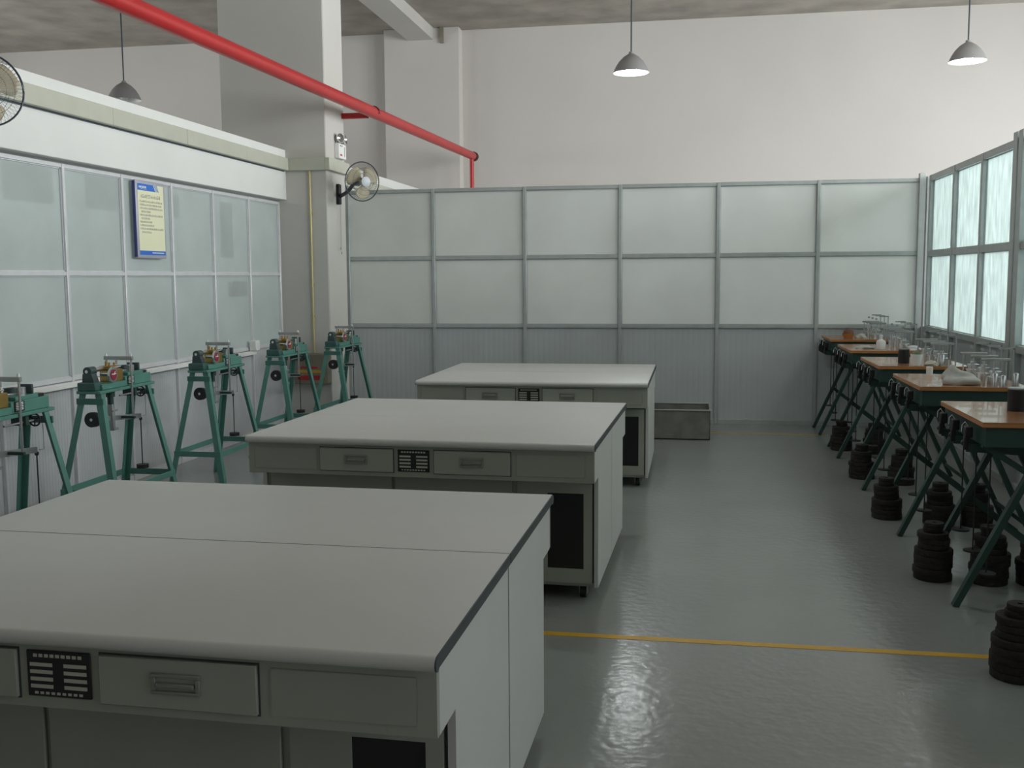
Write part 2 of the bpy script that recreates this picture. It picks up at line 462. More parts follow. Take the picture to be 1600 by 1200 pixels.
# ================================================================== WORKBENCHES
BW, BD, BT = 1.86, .86, .861
def make_bench():
    t = thing('workbench', 'x', 'workbench', group='white topped workbenches in back to back pairs')
    hx = BW / 2
    # local: x right, -y front; origin centre of the front edge on the floor
    # laminate top with a rolled front edge
    prof = [(BD, BT), (BD, BT - .032), (.03, BT - .032)]
    for k in range(7):
        a = -PI / 2 - k * PI / 6
        prof.append((.018 + .018 * math.cos(a), BT - .019 + .019 * math.sin(a) * 1.0))
    prof2 = []
    for y, z in prof: prof2.append((y, min(z, BT)))
    MB().prism([(-hx, y, z) for y, z in prof2], (BW, 0, 0)).build('bench_top', 'top', t)
    for s in (-1, 1):
        MB().prism([(s * hx, y, z - (0 if z < BT - .01 else .002)) for y, z in prof2], (s * .004, 0, 0)).build('edge_band', 'darkedge', t)
    # end boards with the notch for the knee space
    for s in (-1, 1):
        x0 = s * (hx - .004)
        pts = [(.0555, BT - .033), (.0555, .66), (.20, .66), (.20, .075), (BD - .004, .075), (BD - .004, BT - .033)]
        MB().prism([(x0, y, z) for y, z in pts], (-s * .02, 0, 0)).build('end_board', 'side', t)
    ix = hx - .025
    for s in (-1, 1):
        MB().box(s * (hx - .013) - .004, s * (hx - .013) + .004, BD - .0035, BD - .0002, .08, BT - .034).build('gap_shade_strip', 'darkedge', t)  # dark filler standing in for the shade inside the gap between benches
    # apron
    MB().box(-hx + .004, hx - .004, .035, .055, .66, BT - .034, .001).box(-ix, ix, .0545, .20, .66, .68).build('apron', 'steel_paint', t)
    yf = .035
    def flat(x0, x1, z0, z1, name, m, depth=.010, parent=t):
        return MB().box(x0, x1, yf - depth, yf - .0005, z0, z1, .0025).build(name, m, parent)
    R = hx
    flat(R - .40, R - .05, .685, .80, 'fixed_panel', 'steel_paint', .003)
    flat(R - 1.82, R - 1.47, .685, .80, 'fixed_panel', 'steel_paint', .003)
    for a in (R - .83, R - 1.45):
        sh = MB()
        for q in ((a - .004, a + .404, .681, .685), (a - .004, a + .404, .805, .809), (a - .004, a, .685, .805), (a + .4, a + .404, .685, .805)):
            sh.box(q[0], q[1], yf - .0015, yf - .0003, q[2], q[3])
        d = flat(a, a + .40, .685, .805, 'drawer', 'steel_paint_d', .012)
        sh.build('shadow_gap', 'darkedge', d)
        p = MB(); cx = a + .2
        for q in ((cx - .062, cx + .062, .764, .774), (cx - .062, cx + .062, .724, .732), (cx - .062, cx - .050, .732, .764), (cx + .050, cx + .062, .732, .764)):
            p.box(q[0], q[1], yf - .020, yf - .0115, q[2], q[3], .002)
        p.box(cx - .048, cx + .048, yf - .024, yf - .0115, .742, .752, .002)
        p.build('drawer_pull', 'pull', d)
    # nameplate
    n = flat(R - 1.025, R - .855, .69, .805, 'nameplate', 'black', .006)
    w = MB()
    for cx in (R - .985, R - .895):
        for k in range(4):
            w.box(cx - .030, cx + .030, yf - .0075, yf - .0062, .712 + k * .018, .721 + k * .018)
    for k in range(9):
        w.box(R - 1.005 + k * .0148, R - .995 + k * .0148, yf - .0075, yf - .0062, .789, .797)
        w.box(R - 1.005 + k * .0148, R - .996 + k * .0148, yf - .0075, yf - .0062, .697, .703)
    w.build('plate_lettering', 'trunk', n)
    # recessed carcass and doors
    MB().box(-ix, ix, .215, BD - .01, .075, .659, .002).build('carcass', 'steel_paint', t)
    yp = .215
    def door(x0, x1, window):
        z0, z1 = .095, .63
        if not window:
            d = MB().box(x0, x1, yp - .014, yp - .0005, z0, z1, .003).build('door', 'steel_paint', t)
        else:
            wx0, wx1, wz0, wz1 = x0 + .16, x1 - .045, .17, .57
            mb = MB()
            mb.box(x0, wx0, yp - .016, yp - .0005, z0, z1); mb.box(wx1, x1, yp - .016, yp - .0005, z0, z1)
            mb.box(wx0, wx1, yp - .016, yp - .0005, z0, wz0); mb.box(wx0, wx1, yp - .016, yp - .0005, wz1, z1)
            d = mb.build('door', 'steel_paint', t)
            MB().box(wx0, wx1, yp - .008, yp - .001, wz0, wz1).build('door_window', 'mesh_d', d)
            g = MB()
            for q in ((x1 + .0, x1 + .006, z0, z1), (x0 - .004, x0, z0, z1), (x0, x1, z0 - .004, z0), (x0, x1, z1, z1 + .004)):
                g.box(q[0], q[1], yp - .003, yp - .0004, q[2], q[3])
            g.build('shadow_gap', 'darkedge', d)
        return d
    door(R - .43, R - .035, True)
    door(R - 1.10, R - .455, False)
    door(R - 1.81, R - 1.115, False)
    # casters
    for cx in (-hx + .09, hx - .09):
        for cy in (.28, BD - .08):
            c = MB().box(cx - .025, cx + .025, cy - .025, cy + .025, .064, .0745).box(cx - .021, cx - .018, cy - .02, cy + .02, .02, .066).box(cx + .018, cx + .021, cy - .02, cy + .02, .02, .066).build('caster', 'steel', t)
            MB().cyl((cx - .016, cy, .0345), (cx + .016, cy, .0345), .0345, seg=18).build('wheel', 'black', c)
    return t
bench = make_bench()
pairs = [(-.548, 2.10, -.9, 'nearest the yellow floor line', 'whose top has the long seam'),
         (-.47, 4.985, -1.6, 'in the middle pair', ''),
         (-.335, 7.95, 0.0, 'in the pair beside the steel trough', '')]
bl = [('white topped workbench with shaded drawers, in the seamed pair before the yellow floor line', 'white topped workbench forming the half of the seamed pair beside the yellow floor line'),
      ('white topped workbench with two lit drawers and dark door window, in the middle pair', 'white topped workbench forming the far half of the middle pair'),
      ('white topped workbench with drawers in the pair beside the grey steel trough', 'white topped workbench forming the far half of the pair beside the steel trough')]
first = True
for i, (x, y, a, _, _) in enumerate(pairs):
    ar = math.radians(a)
    u = Vector((math.cos(ar), math.sin(ar), 0)); v = Vector((-math.sin(ar), math.cos(ar), 0))
    p1 = Vector((x, y, 0)) - u * (BW / 2)
    gap = (.008, .0012, .006)[i]
    p2 = p1 + v * (2 * BD + gap)
    if first:
        b1 = bench; first = False; b1.location = p1; b1.rotation_euler = (0, 0, ar)
    else:
        b1 = dup(bench, p1, ar)
    b1['label'] = bl[i][0]
    b2 = dup(bench, p2, ar + PI, bl[i][1])

# ================================================================== STEEL TROUGH
t = thing('steel_trough', 'open grey galvanised steel trough on the floor before the back partition', 'trough', (0, 0, 0))
x0, x1, y0, y1, h = -.62, .19, 10.62, 11.2, .30
mb = MB()
for q in ((x0, x1, y0, y0 + .006, .0, h), (x0, x1, y1 - .006, y1, .0, h), (x0, x0 + .006, y0, y1, 0, h), (x1 - .006, x1, y0, y1, 0, h), (x0, x1, y0, y1, 0, .01)):
    mb.box(*q)
mb.build('tank_body', 'galv', t)
mb = MB()
for q in ((x0 - .011, x1 + .011, y0 - .011, y0 + .011), (x0 - .011, x1 + .011, y1 - .011, y1 + .011), (x0 - .011, x0 + .011, y0 + .011, y1 - .011), (x1 - .011, x1 + .011, y0 + .011, y1 - .011)):
    mb.box(q[0], q[1], q[2], q[3], h, h + .014, .003)
mb.build('rim', 'rim', t)

# ================================================================== DIRECT SHEAR MACHINES
def make_shear():
    t = thing('shear_machine', 'x', 'test machine', group='green shear machines along the left partition')
    # legs (angle iron) and braces
    tops = {(-1, -1): (-.075, -.33, .955), (1, -1): (.075, -.33, .955), (-1, 1): (-.075, .29, .955), (1, 1): (.075, .29, .955)}
    feet = {(-1, -1): (-.25, -.45, 0), (1, -1): (.25, -.45, 0), (-1, 1): (-.25, .40, 0), (1, 1): (.25, .40, 0)}
    at = lambda k, z: Vector(feet[k]).lerp(Vector(tops[k]), z / .955)
    for k in tops:
        MB().angle_iron(feet[k], tops[k], (-k[0], 0, 0), (0, -k[1], 0), .044, .006).build('leg', 'green', t)
    zb = .30
    for a, b in (((-1, -1), (1, -1)), ((-1, 1), (1, 1)), ((-1, -1), (-1, 1)), ((1, -1), (1, 1))):
        p, q = at(a, zb), at(b, zb)
        MB().bar(p, q, (0, 0, 1), .042, .006).build('brace', 'green', t)
    MB().box(-.095, .095, -.345, -.330, .875, .915, .002).build('cross_bar', 'green_m', t)
    MB().box(-.095, .095, .290, .305, .875, .915, .002).build('cross_bar', 'green_m', t)
    # bed
    MB().box(-.085, .085, -.355, .335, .945, .965, .003).build('base_plate', 'green', t)
    MB().box(-.07, .07, -.30, -.005, .9652, 1.005, .004).box(-.07, .07, -.02, .31, .9652, 1.032, .004).box(-.055, .06, .03, .23, 1.030, 1.055, .004).build('bed', 'green', t)
    MB().box(-.075, .055, -.36, -.27, .966, 1.02, .006).build('gear_box', 'slate_g', t)
    # drive motor on its pedestal
    mo = MB().cyl((-.02, -.325, 1.09), (-.02, -.255, 1.09), .030, seg=18).prism([(-.055, -.33, 1.02), (.03, -.33, 1.02), (.012, -.33, 1.075), (-.05, -.33, 1.075)], (0, .06, 0)).build('drive_motor', 'slate', t)
    MB().cyl((-.02, -.333, 1.09), (-.02, -.325, 1.09), .011).build('motor_cap', 'chrome', mo)
    MB().cyl((-.02, -.25, 1.095), (-.02, -.13, 1.095), .016).build('push_shaft', 'chrome', t)
    # dial
    d = MB().cyl((.078, -.20, 1.06), (.092, -.20, 1.06), .050, seg=28).cyl((.0, -.20, 1.06), (.078, -.20, 1.06), .012).build('dial_gauge', 'chrome', t)
    MB().cyl((.0925, -.20, 1.06), (.0945, -.20, 1.06), .036, seg=24).build('dial_face', 'redface', d)
    MB().bar((.096, -.20, 1.06), (.096, -.185, 1.08), (0, .7, -.7), .006, .002).box(.0946, .0965, -.225, -.175, 1.062, 1.068).build('dial_pointer', 'whiteink', d)
    MB().cyl((.085, -.18, 1.105), (.085, -.10, 1.108), .005, seg=8).build('dial_stem', 'chrome', d)
    # shear box
    sb = MB().box(-.055, .055, -.13, -.02, 1.005, 1.085, .004).build('shear_box', 'brass', t)
    MB().box(-.045, .045, -.15, -.06, 1.086, 1.112, .004).cyl((-.02, -.10, 1.112), (-.02, -.10, 1.14), .009).cyl((.02, -.13, 1.112), (.02, -.13, 1.135), .007).cyl((.02, -.07, 1.112), (.02, -.07, 1.13), .007).build('box_lid', 'brass', sb)
    # proving ring with cylinder
    MB().lathe([(.026, -.014), (.038, -.014), (.038, .014), (.026, .014), (.026, -.014)], 28, (0, .075, 1.085)).build('proving_ring', 'slate', t)
    MB().lathe([(0, 1.056), (.034, 1.056), (.034, 1.092), (.028, 1.096), (0, 1.096)], 22, (0, .15, 0)).build('ring_cylinder', 'chrome', t)
    MB().box(-.045, .045, .195, .212, 1.0555, 1.108, .003).build('end_bracket', 'slate', t)
    MB().box(.0, .05, .235, .295, 1.0325, 1.05, .003).build('stop_block', 'black', t)
    # loading yoke
    y = .02
    MB().box(-.105, .105, y - .012, y + .012, 1.140, 1.166, .002).build('yoke_bar', 'steel', t)
    for s in (-1, 1):
        r = MB().cyl((s * .092, y, .755), (s * .092, y, 1.139), .0075, seg=10).build('yoke_rod', 'chrome', t)
        MB().cyl((s * .092, y, 1.1665), (s * .092, y, 1.185), .009, .006, seg=10).build('rod_nut', 'whiteink', r)
    MB().box(-.105, .105, y - .010, y + .010, .737, .754, .002).build('yoke_lower_bar', 'green_d', t)
    MB().cyl((0, y - .03, 1.113), (0, y - .03, 1.139), .008).build('load_button', 'chrome', t)
    # nameplate
    n = MB().box(.0705, .0735, .0, .085, .975, 1.03).build('nameplate', 'black', t)
    w = MB()
    for k in range(4):
        for j in range(2):
            w.box(.0736, .0745, .010 + j * .036, .038 + j * .036, .983 + k * .009, .988 + k * .009)
    w.box(.0736, .0745, .012, .074, 1.019, 1.025)
    w.build('plate_lettering', 'whiteink', n)
    # under the bed: lift screw, plate, lever, counterweight
    MB().cyl((0, -.10, .945), (0, -.10, .90), .030).cyl((0, -.10, .90), (0, -.10, .85), .020).build('lift_screw', 'green_d', t)
    MB().box(-.02, .02, -.115, -.085, .67, .85, .003).box(-.028, .028, -.12, -.06, .672, .686).box(-.028, .028, -.12, -.06, .80, .81).build('fulcrum_plate', 'steel', t)
    MB().bar((0, -.33, .772), (0, .27, .722), (0, 0, 1), .034, .012).build('lever_arm', 'steel', t)
    cw = MB().cyl((0, -.335, .775), (0, -.295, .772), .050, seg=24).build('counterweight', 'black', t)
    MB().cyl((0, -.338, .775), (0, -.3352, .775), .010, seg=12).build('weight_nut', 'chrome', cw)
    # hanger
    h = MB().cyl((0, .27, .735), (0, .27, .372), .004, seg=8).cyl((-.006, .27, .70), (.006, .27, .70), .012, seg=10).build('hanger_rod', 'black', t)
    MB().cyl((0, .27, .345), (0, .27, .372), .042, seg=20).build('hanger_weight', 'black', h)
    MB().tube([(.02, .27, .722), (.02, .31, .722), (.02, .31, .735), (.02, .31, .86), (.02, .29, .90)], .0025, 6).build('tension_wire', 'steel', t)
    # hand wheel and shaft
    MB().cyl((.045, -.06, .905), (.045, .20, .905), .006, seg=8).build('wheel_shaft', 'steel', t)
    hw = MB().tube([(.045 + .034 * math.cos(a), .205, .905 + .034 * math.sin(a)) for a in [2 * PI * i / 20 for i in range(20)]], .005, 6, True)
    for i in range(3):
        a = 2 * PI * i / 3 + .5
        hw.cyl((.045, .205, .905), (.045 + .033 * math.cos(a), .205, .905 + .033 * math.sin(a)), .004, seg=6)
    hw.cyl((.045, .195, .905), (.045, .215, .905), .010, seg=10)
    hw.build('hand_wheel', 'black', t)
    MB().box(-.03, .065, .10, .13, .885, .945, .003).build('shaft_bearing', 'green_d', t)
    return t
shear = make_shear()
sp = [(-3.69, 4.96, 'green steel shear machine at the open end of the left row'),
      (-3.87, 6.40, 'green steel shear machine in the left row under the notice board'),
      (-3.87, 7.90, 'green steel shear machine in the middle of the left row, past the notice board'),
      (-3.87, 9.42, 'green steel shear machine in the left row before the white socket box'),
      (-3.74, 10.66, 'green steel shear machine at the end of the left row beside the column')]
for i, (x, y, lab) in enumerate(sp):
    o = shear if i == 0 else dup(shear)
    o.location = (x, y, 0); o['label'] = lab
    o.rotation_euler = (0, 0, math.radians((0, 0, 0, 0, -2)[i]))

# ================================================================== OEDOMETER BENCHES
OW = .66
def make_oedo(h, L):
    t = thing('consolidation_bench', 'x', 'test bench', group='green consolidation benches along the right partition')
    tb = MB().box(0, OW, 0, L, h - .004, h, .001).build('tabletop', 'wood', t)
    MB().box(0, OW, 0, L, h - .026, h - .0042, .002).build('table_edge', 'woodedge', tb)
    mb = MB()
    for q in ((.02, OW - .02, .02, .04), (.02, OW - .02, L - .04, L - .02), (.02, .04, .04, L - .04), (OW - .04, OW - .02, .04, L - .04)):
        mb.box(q[0], q[1], q[2], q[3], h - .125, h - .0265)
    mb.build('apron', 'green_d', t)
    for yy in (.10, L - .10):
        for s in (0, 1):
            X = (lambda v: v) if s == 0 else (lambda v: OW - v)
            mb = MB()
            mb.bar((X(.03), yy, h - .126), (X(.25), yy, h - .27), (0, 1, 0), .045, .03)
            mb.bar((X(.255), yy, h - .265), (X(-.075), yy, 0), (0, 1, 0), .045, .03)
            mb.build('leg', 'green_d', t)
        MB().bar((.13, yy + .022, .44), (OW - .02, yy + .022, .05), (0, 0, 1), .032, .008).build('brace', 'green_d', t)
    for X in (OW + .02,):
        MB().bar((X, .10, .11), (X, L - .10, .11), (0, 0, 1), .03, .008).build('floor_stretcher', 'green_d', t)
    for k in range(3):
        yy = L * (.2 + .3 * k)
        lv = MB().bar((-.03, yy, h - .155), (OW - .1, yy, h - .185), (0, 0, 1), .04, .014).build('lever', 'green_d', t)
        MB().box(-.04, -.002, yy - .014, yy + .014, h - .105, h - .045, .006).box(-.045, -.022, yy - .010, yy + .010, h - .165, h - .10, .004).build('lever_end', 'black', lv)
        MB().box(-.03, -.002, yy + .05, yy + .075, h - .14, h - .05, .006).cyl((-.022, yy + .051, h - .14), (-.022, yy + .074, h - .14), .018, seg=10).build('lever_clamp', 'black', t)
        hk = MB().tube([(-.03, yy - .02, h - .04), (-.045, yy - .02, h - .02), (-.058, yy - .02, h - .035), (-.06, yy - .02, h - .07)], .003, 6).build('hook', 'chrome', lv)
        hz = .16 + .05 * ((k * 7) % 3)
        hr = MB().cyl((.09, yy, h - .17), (.09, yy, hz), .004, seg=8).build('hanger_rod', 'black', t)
        MB().cyl((.09, yy, hz - .008), (.09, yy, hz), .048, seg=22).build('hanger_plate', 'black', hr)
        # pressure cell and loading yoke on the table
        cx = OW - .17
        cl = MB().lathe([(0, h), (.048, h), (.048, h + .05), (.040, h + .055), (.040, h + .085), (.02, h + .09), (.02, h + .105), (0, h + .105)], 22, (cx, yy, 0)).build('pressure_cell', 'chrome', t)
        for s in (-1, 1):
            MB().cyl((cx + s * .065, yy, h - .19), (cx + s * .065, yy, h + .165), .005, seg=8).build('yoke_rod', 'chrome', t)
        MB().box(cx - .085, cx + .085, yy - .011, yy + .011, h + .150, h + .168, .003).build('yoke_bar', 'steel', t)
        MB().box(cx + .095, cx + .103, yy - .02, yy - .012, h, h + .235).box(cx + .01, cx + .105, yy - .02, yy - .013, h + .225, h + .236).build('dial_post', 'steel', t)
        MB().cyl((cx - .02, yy - .022, h + .205), (cx - .02, yy - .010, h + .205), .011, seg=14).build('dial_gauge', 'steel', t)
        MB().box(cx - .05, cx + .05, yy - .03, yy + .03, h - .30, h - .19, .006).cyl((cx, yy, h - .38), (cx, yy, h - .30), .02).build('screw_jack', 'green_d', t)
    return t
OY = [5.3, 6.74, 8.18, 9.62, 11.02]
OH = [.962, .985, .99, 1.005, 1.02]
OL = [.88, .88, .88, .86, .74]
olab = ['green steel consolidation bench with brown varnished top bearing black tins',
        'green steel consolidation bench with brown top bearing a grey plastic bag',
        'green steel consolidation bench with brown top bearing a dark jar and a white cup',
        'green steel consolidation bench with brown top bearing a white bottle',
        'green steel consolidation bench with brown top against the back partition, bearing a brown bowl']
for x, y, h, L, lab in zip([1.41] * 5, OY, OH, OL, olab):
    o = make_oedo(h, L)
    o.location = (x, y, 0); o['label'] = lab

# slotted weights, stacked on the floor
def weight_mesh(r, th):
    prof = [(.012, 0), (r * .97, 0), (r, .003), (r, th - .004), (r * .97, th), (.012, th), (.012, 0)]
    return prof
WG = {}
def weight(kind, r, th, loc, label, group):
    if (r, th) not in WG:
        o = MB().lathe(weight_mesh(r, th), 28).build('iron_weight', 'iron')
        WG[(r, th)] = o
    else:
        o = link_copy(WG[(r, th)])
    o.location = loc
    o.rotation_euler = (0, 0, random.random() * 6)
    return tag(o, label, 'weight', group)
stacks = [(1.36, 4.47, 'on the yellow floor line', 5), (1.335, 5.90, 'at the outer edge of the black tin bench', 5), (1.345, 7.36, 'at the outer edge of the plastic bag bench', 4),
          (1.40, 8.80, 'at the outer edge of the dark jar bench', 4), (1.43, 10.21, 'at the outer edge of the white bottle bench', 4),
          (1.62, 5.86, 'half under the black tin bench', 5), (1.86, 5.86, 'deep under the black tin bench', 4), (1.66, 7.22, 'half under the plastic bag bench', 4), (1.90, 7.22, 'deep under the plastic bag bench', 4),
          (1.68, 8.60, 'half under the dark jar bench', 4), (1.71, 10.06, 'half under the white bottle bench', 4)]
ORD = ['lowest', 'second', 'third', 'fourth', 'fifth']
for (x, y, where, nb) in stacks:
    z = 0.0
    tiers = [('large', .102, .034, k) for k in range(nb)] + [('medium', .083, .03, k) for k in range(3)] + [('small', .052, .026, k) for k in range(2)]
    for kn, r, th, k in tiers:
        lab = '%s %s iron disc in the stack %s' % (ORD[k], kn, where)
        weight(kn, r, th, (x + random.uniform(-.006, .006), y + random.uniform(-.006, .006), z), lab, 'iron weights stacked on the floor')
        z += th + .0004

# ------------------------------------------------------------------ small things on the right hand benches
def on(i, x, y): return (x, y, OH[i] + .0006)
def tin(name, i, x, y, r, h, mbody, lab, cat, lid=None, group=None):
    t = thing(name, lab, cat, on(i, x, y), group=group)
    MB().lathe([(0, 0), (r, 0), (r, h * .94), (r * .97, h * .95), (r * .97, h), (0, h)], 22).build('can_body', mbody, t)
    if lid:
        MB().lathe([(0, h + .0005), (r * 1.03, h + .0005), (r * 1.03, h + .008), (0, h + .010)], 22).build('lid', lid, t)
    return t
tin('sample_tin', 0, 1.70, 5.78, .045, .115, 'black', 'tall black sample tin with pale lid on the bench end of the row', 'tin', 'rim')
tin('sample_tin', 0, 1.755, 5.60, .042, .10, 'black', 'shorter black sample tin with pale lid beside the tall one', 'tin', 'rim')
tin('round_dish', 0, 1.73, 5.44, .05, .03, 'black', 'low black dish beside the two black tins', 'dish', None)
t = thing('flat_tray', 'flat pale green dish near the edge of the bench with black tins', 'dish', on(0, 1.80, 5.36))
MB().lathe([(0, 0), (.05, 0), (.062, .018), (.058, .018), (.048, .004), (0, .004)], 26).build('dish_body', 'galv', t)
MB().lathe([(0, .0042), (.047, .0042), (.03, .010), (0, .012)], 20).build('contents', 'soil', t)

# plastic bag heap on the second bench
def lump(name, mtl, loc, sx, sy, sz, lab, cat, seed, peak=None):
    rnd = random.Random(seed)
    bm = bmesh.new()
    bmesh.ops.create_icosphere(bm, subdivisions=4, radius=1)
    ph = [(Vector((rnd.uniform(-1, 1), rnd.uniform(-1, 1), rnd.uniform(-1, 1))).normalized(), rnd.uniform(2.5, 7), rnd.uniform(0, 6), rnd.uniform(.03, .09)) for _ in range(9)]
    for v in bm.verts:
        n = v.co.copy()
        d = 1 + sum(a * math.sin(f * n.dot(q) + p) for q, f, p, a in ph)
        c = n * d
        z = max(c.z, -.25)
        if peak:
            dx, dy = n.x - peak[0], n.y - peak[1]
            if n.z > 0: z += peak[2] * math.exp(-(dx * dx + dy * dy) / .06)
        v.co = Vector((c.x * sx, c.y * sy, (z + .25) * sz))
    mb = MB(); mb.bm.free(); mb.bm = bm
    for f in bm.faces: f.smooth = True
    o = mb.build(name, mtl, None, loc)
    return tag(o, lab, cat)
lump('plastic_bag', 'cloth', on(1, 1.70, 6.92), .115, .10, .062, 'crumpled grey plastic bag with a tied neck lying on a consolidation bench', 'bag', 3, (-.45, .1, .75))
tin('paper_cup', 1, 1.63, 7.50, .022, .06, 'white', 'small white cup behind the plastic bag on the bench', 'cup')
for k, (dx, dy) in enumerate(((1.865, 6.79), (1.905, 6.76), (1.99, 6.80))):
    tin('steel_canister', 1, dx, dy, .016, .085 - .012 * (k % 2), 'chrome', ('tall slim polished steel canister next to the plastic bag', 'short slim polished steel canister beside the plastic bag', 'slim polished steel canister standing apart at the bench edge past the plastic bag')[k], 'canister', None, 'steel canisters by the plastic bag')
tin('dark_jar', 2, 1.64, 8.45, .042, .105, 'black', 'dark glass jar beside the white cup on a consolidation bench', 'jar', 'galv')
t = thing('sample_cup', 'white cup heaped with green matter beside the dark jar on a bench', 'cup', on(2, 1.70, 8.28))
MB().lathe([(0, 0), (.036, 0), (.045, .085), (.042, .085), (.034, .006), (0, .006)], 22).build('cup_body', 'white', t)
MB().lathe([(0, .075), (.041, .075), (.034, .093), (.015, .104), (0, .106)], 16).build('contents', 'leaf', t)
lump('round_pebble', 'soil', on(2, 1.80, 8.24), .045, .045, .03, 'pale rounded lump of soil next to the white cup', 'soil sample', 5)
tin('steel_canister', 2, 1.88, 8.24, .017, .085, 'chrome', 'slim polished steel canister standing beside the pale lump of soil', 'canister')
t = thing('squeeze_bottle', 'white plastic bottle with narrow neck on the bench before the white cup', 'bottle', on(3, 1.70, 9.80))
MB().lathe([(0, 0), (.04, 0), (.042, .008), (.042, .062), (.036, .078), (.014, .09), (.013, .108), (0, .108)], 22).build('bottle_body', 'white', t)
MB().lathe([(0, .1085), (.016, .1085), (.016, .128), (.006, .132), (0, .132)], 16).build('cap', 'whiteink', t)
lump('paper_wad', 'cloth', on(3, 1.58, 9.90), .08, .07, .022, 'crumpled pale cloth lying before the white bottle', 'cloth', 8)
lump('paper_wad', 'whiteink', on(3, 1.98, 9.70), .06, .06, .03, 'crumpled white paper beside the loading yokes of the bench with the white bottle', 'paper', 11)
t = thing('clay_bowl', 'brown bowl holding a dark lump on the bench against the back partition', 'bowl', on(4, 1.615, 11.22))
MB().lathe([(0, 0), (.045, 0), (.066, .05), (.062, .05), (.042, .008), (0, .008)], 22).build('bowl_body', 'woodedge', t)
MB().lathe([(0, .035), (.057, .04), (.05, .075), (.03, .098), (0, .105)], 16).build('contents', 'brown', t)
lump('soil_lump', 'soil', on(4, 1.75, 11.26), .06, .05, .035, 'pale lump of soil beside the brown bowl', 'soil sample', 21)

# ================================================================== PENDANT LAMPS
def pendant(loc, lit, label, watts=40):
    x, y, z = loc                      # z = rim height
    t = thing('pendant_lamp', label, 'pendant lamp', (x, y, z), group='pendant lamps hanging from the ceiling')
    out = [(.24, 0), (.235, .012), (.205, .08), (.16, .15), (.105, .205), (.06, .235), (.035, .25), (.03, .275), (0, .275)]
    inn = [(0, .262), (.025, .24), (.055, .225), (.10, .195), (.155, .14), (.20, .072), (.23, .004), (.24, 0)]
    sh = MB().lathe(out, 36).build('lamp_shade', 'shade', t)
    MB().lathe(inn, 36).build('shade_lining', 'shade_in', sh)
    MB().cyl((0, 0, .275), (0, 0, HALL_H - z - .03), .010, seg=10).build('lamp_rod', 'cage', t)
    MB().lathe([(0, HALL_H - z), (.05, HALL_H - z), (.04, HALL_H - z - .04), (0, HALL_H - z - .045)], 18).build('ceiling_rose', 'shade', t)
    MB().cyl((0, 0, .15), (0, 0, .255), .03, seg=12).build('bulb_holder', 'black', t)
    MB().lathe([(0, -.0), (.045, .01), (.07, .045), (.065, .085), (.035, .13), (.028, .15), (0, .15)], 20).build('bulb', 'bulb' if lit else 'bulb_off', t)
    if lit:
        d = bpy.data.lights.new('lamp_light', 'SPOT')
        d.energy = watts; d.color = (.93, .98, 1.0); d.shadow_soft_size = .07
        d.spot_size = math.radians(150); d.spot_blend = .5
        o = bpy.data.objects.new('lamp_light', d); COL.objects.link(o)
        o.parent = t; o.location = (0, 0, -.02)
    return t
pendant((-.84, 14.0, 4.36), True, 'lit grey conical pendant lamp hanging alone above the middle of the back partition')
pendant((3.53, 14.7, 4.465), True, 'lit grey conical pendant lamp hanging above the corner of the right partition')
pendant((-8.15, 14.0, 4.27), False, 'unlit dark conical pendant lamp hanging beyond the white lintel')
pendant((-.84, 7.2, 4.4), True, 'unseen lit grey conical pendant lamp added over the middle pair of workbenches', 45)  # extra lamp out of view, added to brighten the bench tops
pendant((3.5, 7.2, 4.4), True, 'unseen lit grey conical pendant lamp added outside the right partition', 45)  # its companion, likewise added out of view for more light from above

# ================================================================== RED PIPE
t = thing('fire_pipe', 'red painted fire pipe running past the column to a drop behind the back partition', 'pipe', (0, 0, 0))
pz = lambda y: 3.475 + (y - 6.3) * .0215
PX = -3.67
MB().cyl((PX, -3.9, pz(-3.9)), (PX, 17.15, pz(17.15)), .066, seg=24).build('main_pipe', 'red', t)
MB().cyl((PX, 17.152, pz(17.15)), (PX, 17.26, pz(17.2)), .078, seg=20).build('end_coupling', 'black', t)
MB().cyl((PX, 17.06, pz(17.06) - .05), (PX, 17.06, .0), .036, seg=16).build('drop_pipe', 'red', t)
b = MB().box(CX1 + .001, PX - .067, 11.64, 11.70, pz(11.67) - .062, pz(11.67) + .0, .003).build('pipe_bracket', 'red', t)
MB().tube([(PX + .072 * math.cos(a), 11.67, pz(11.67) + .072 * math.sin(a)) for a in [-.3 + (PI + .6) * i / 14 for i in range(15)]] , .006, 6).build('u_bolt', 'black', b)

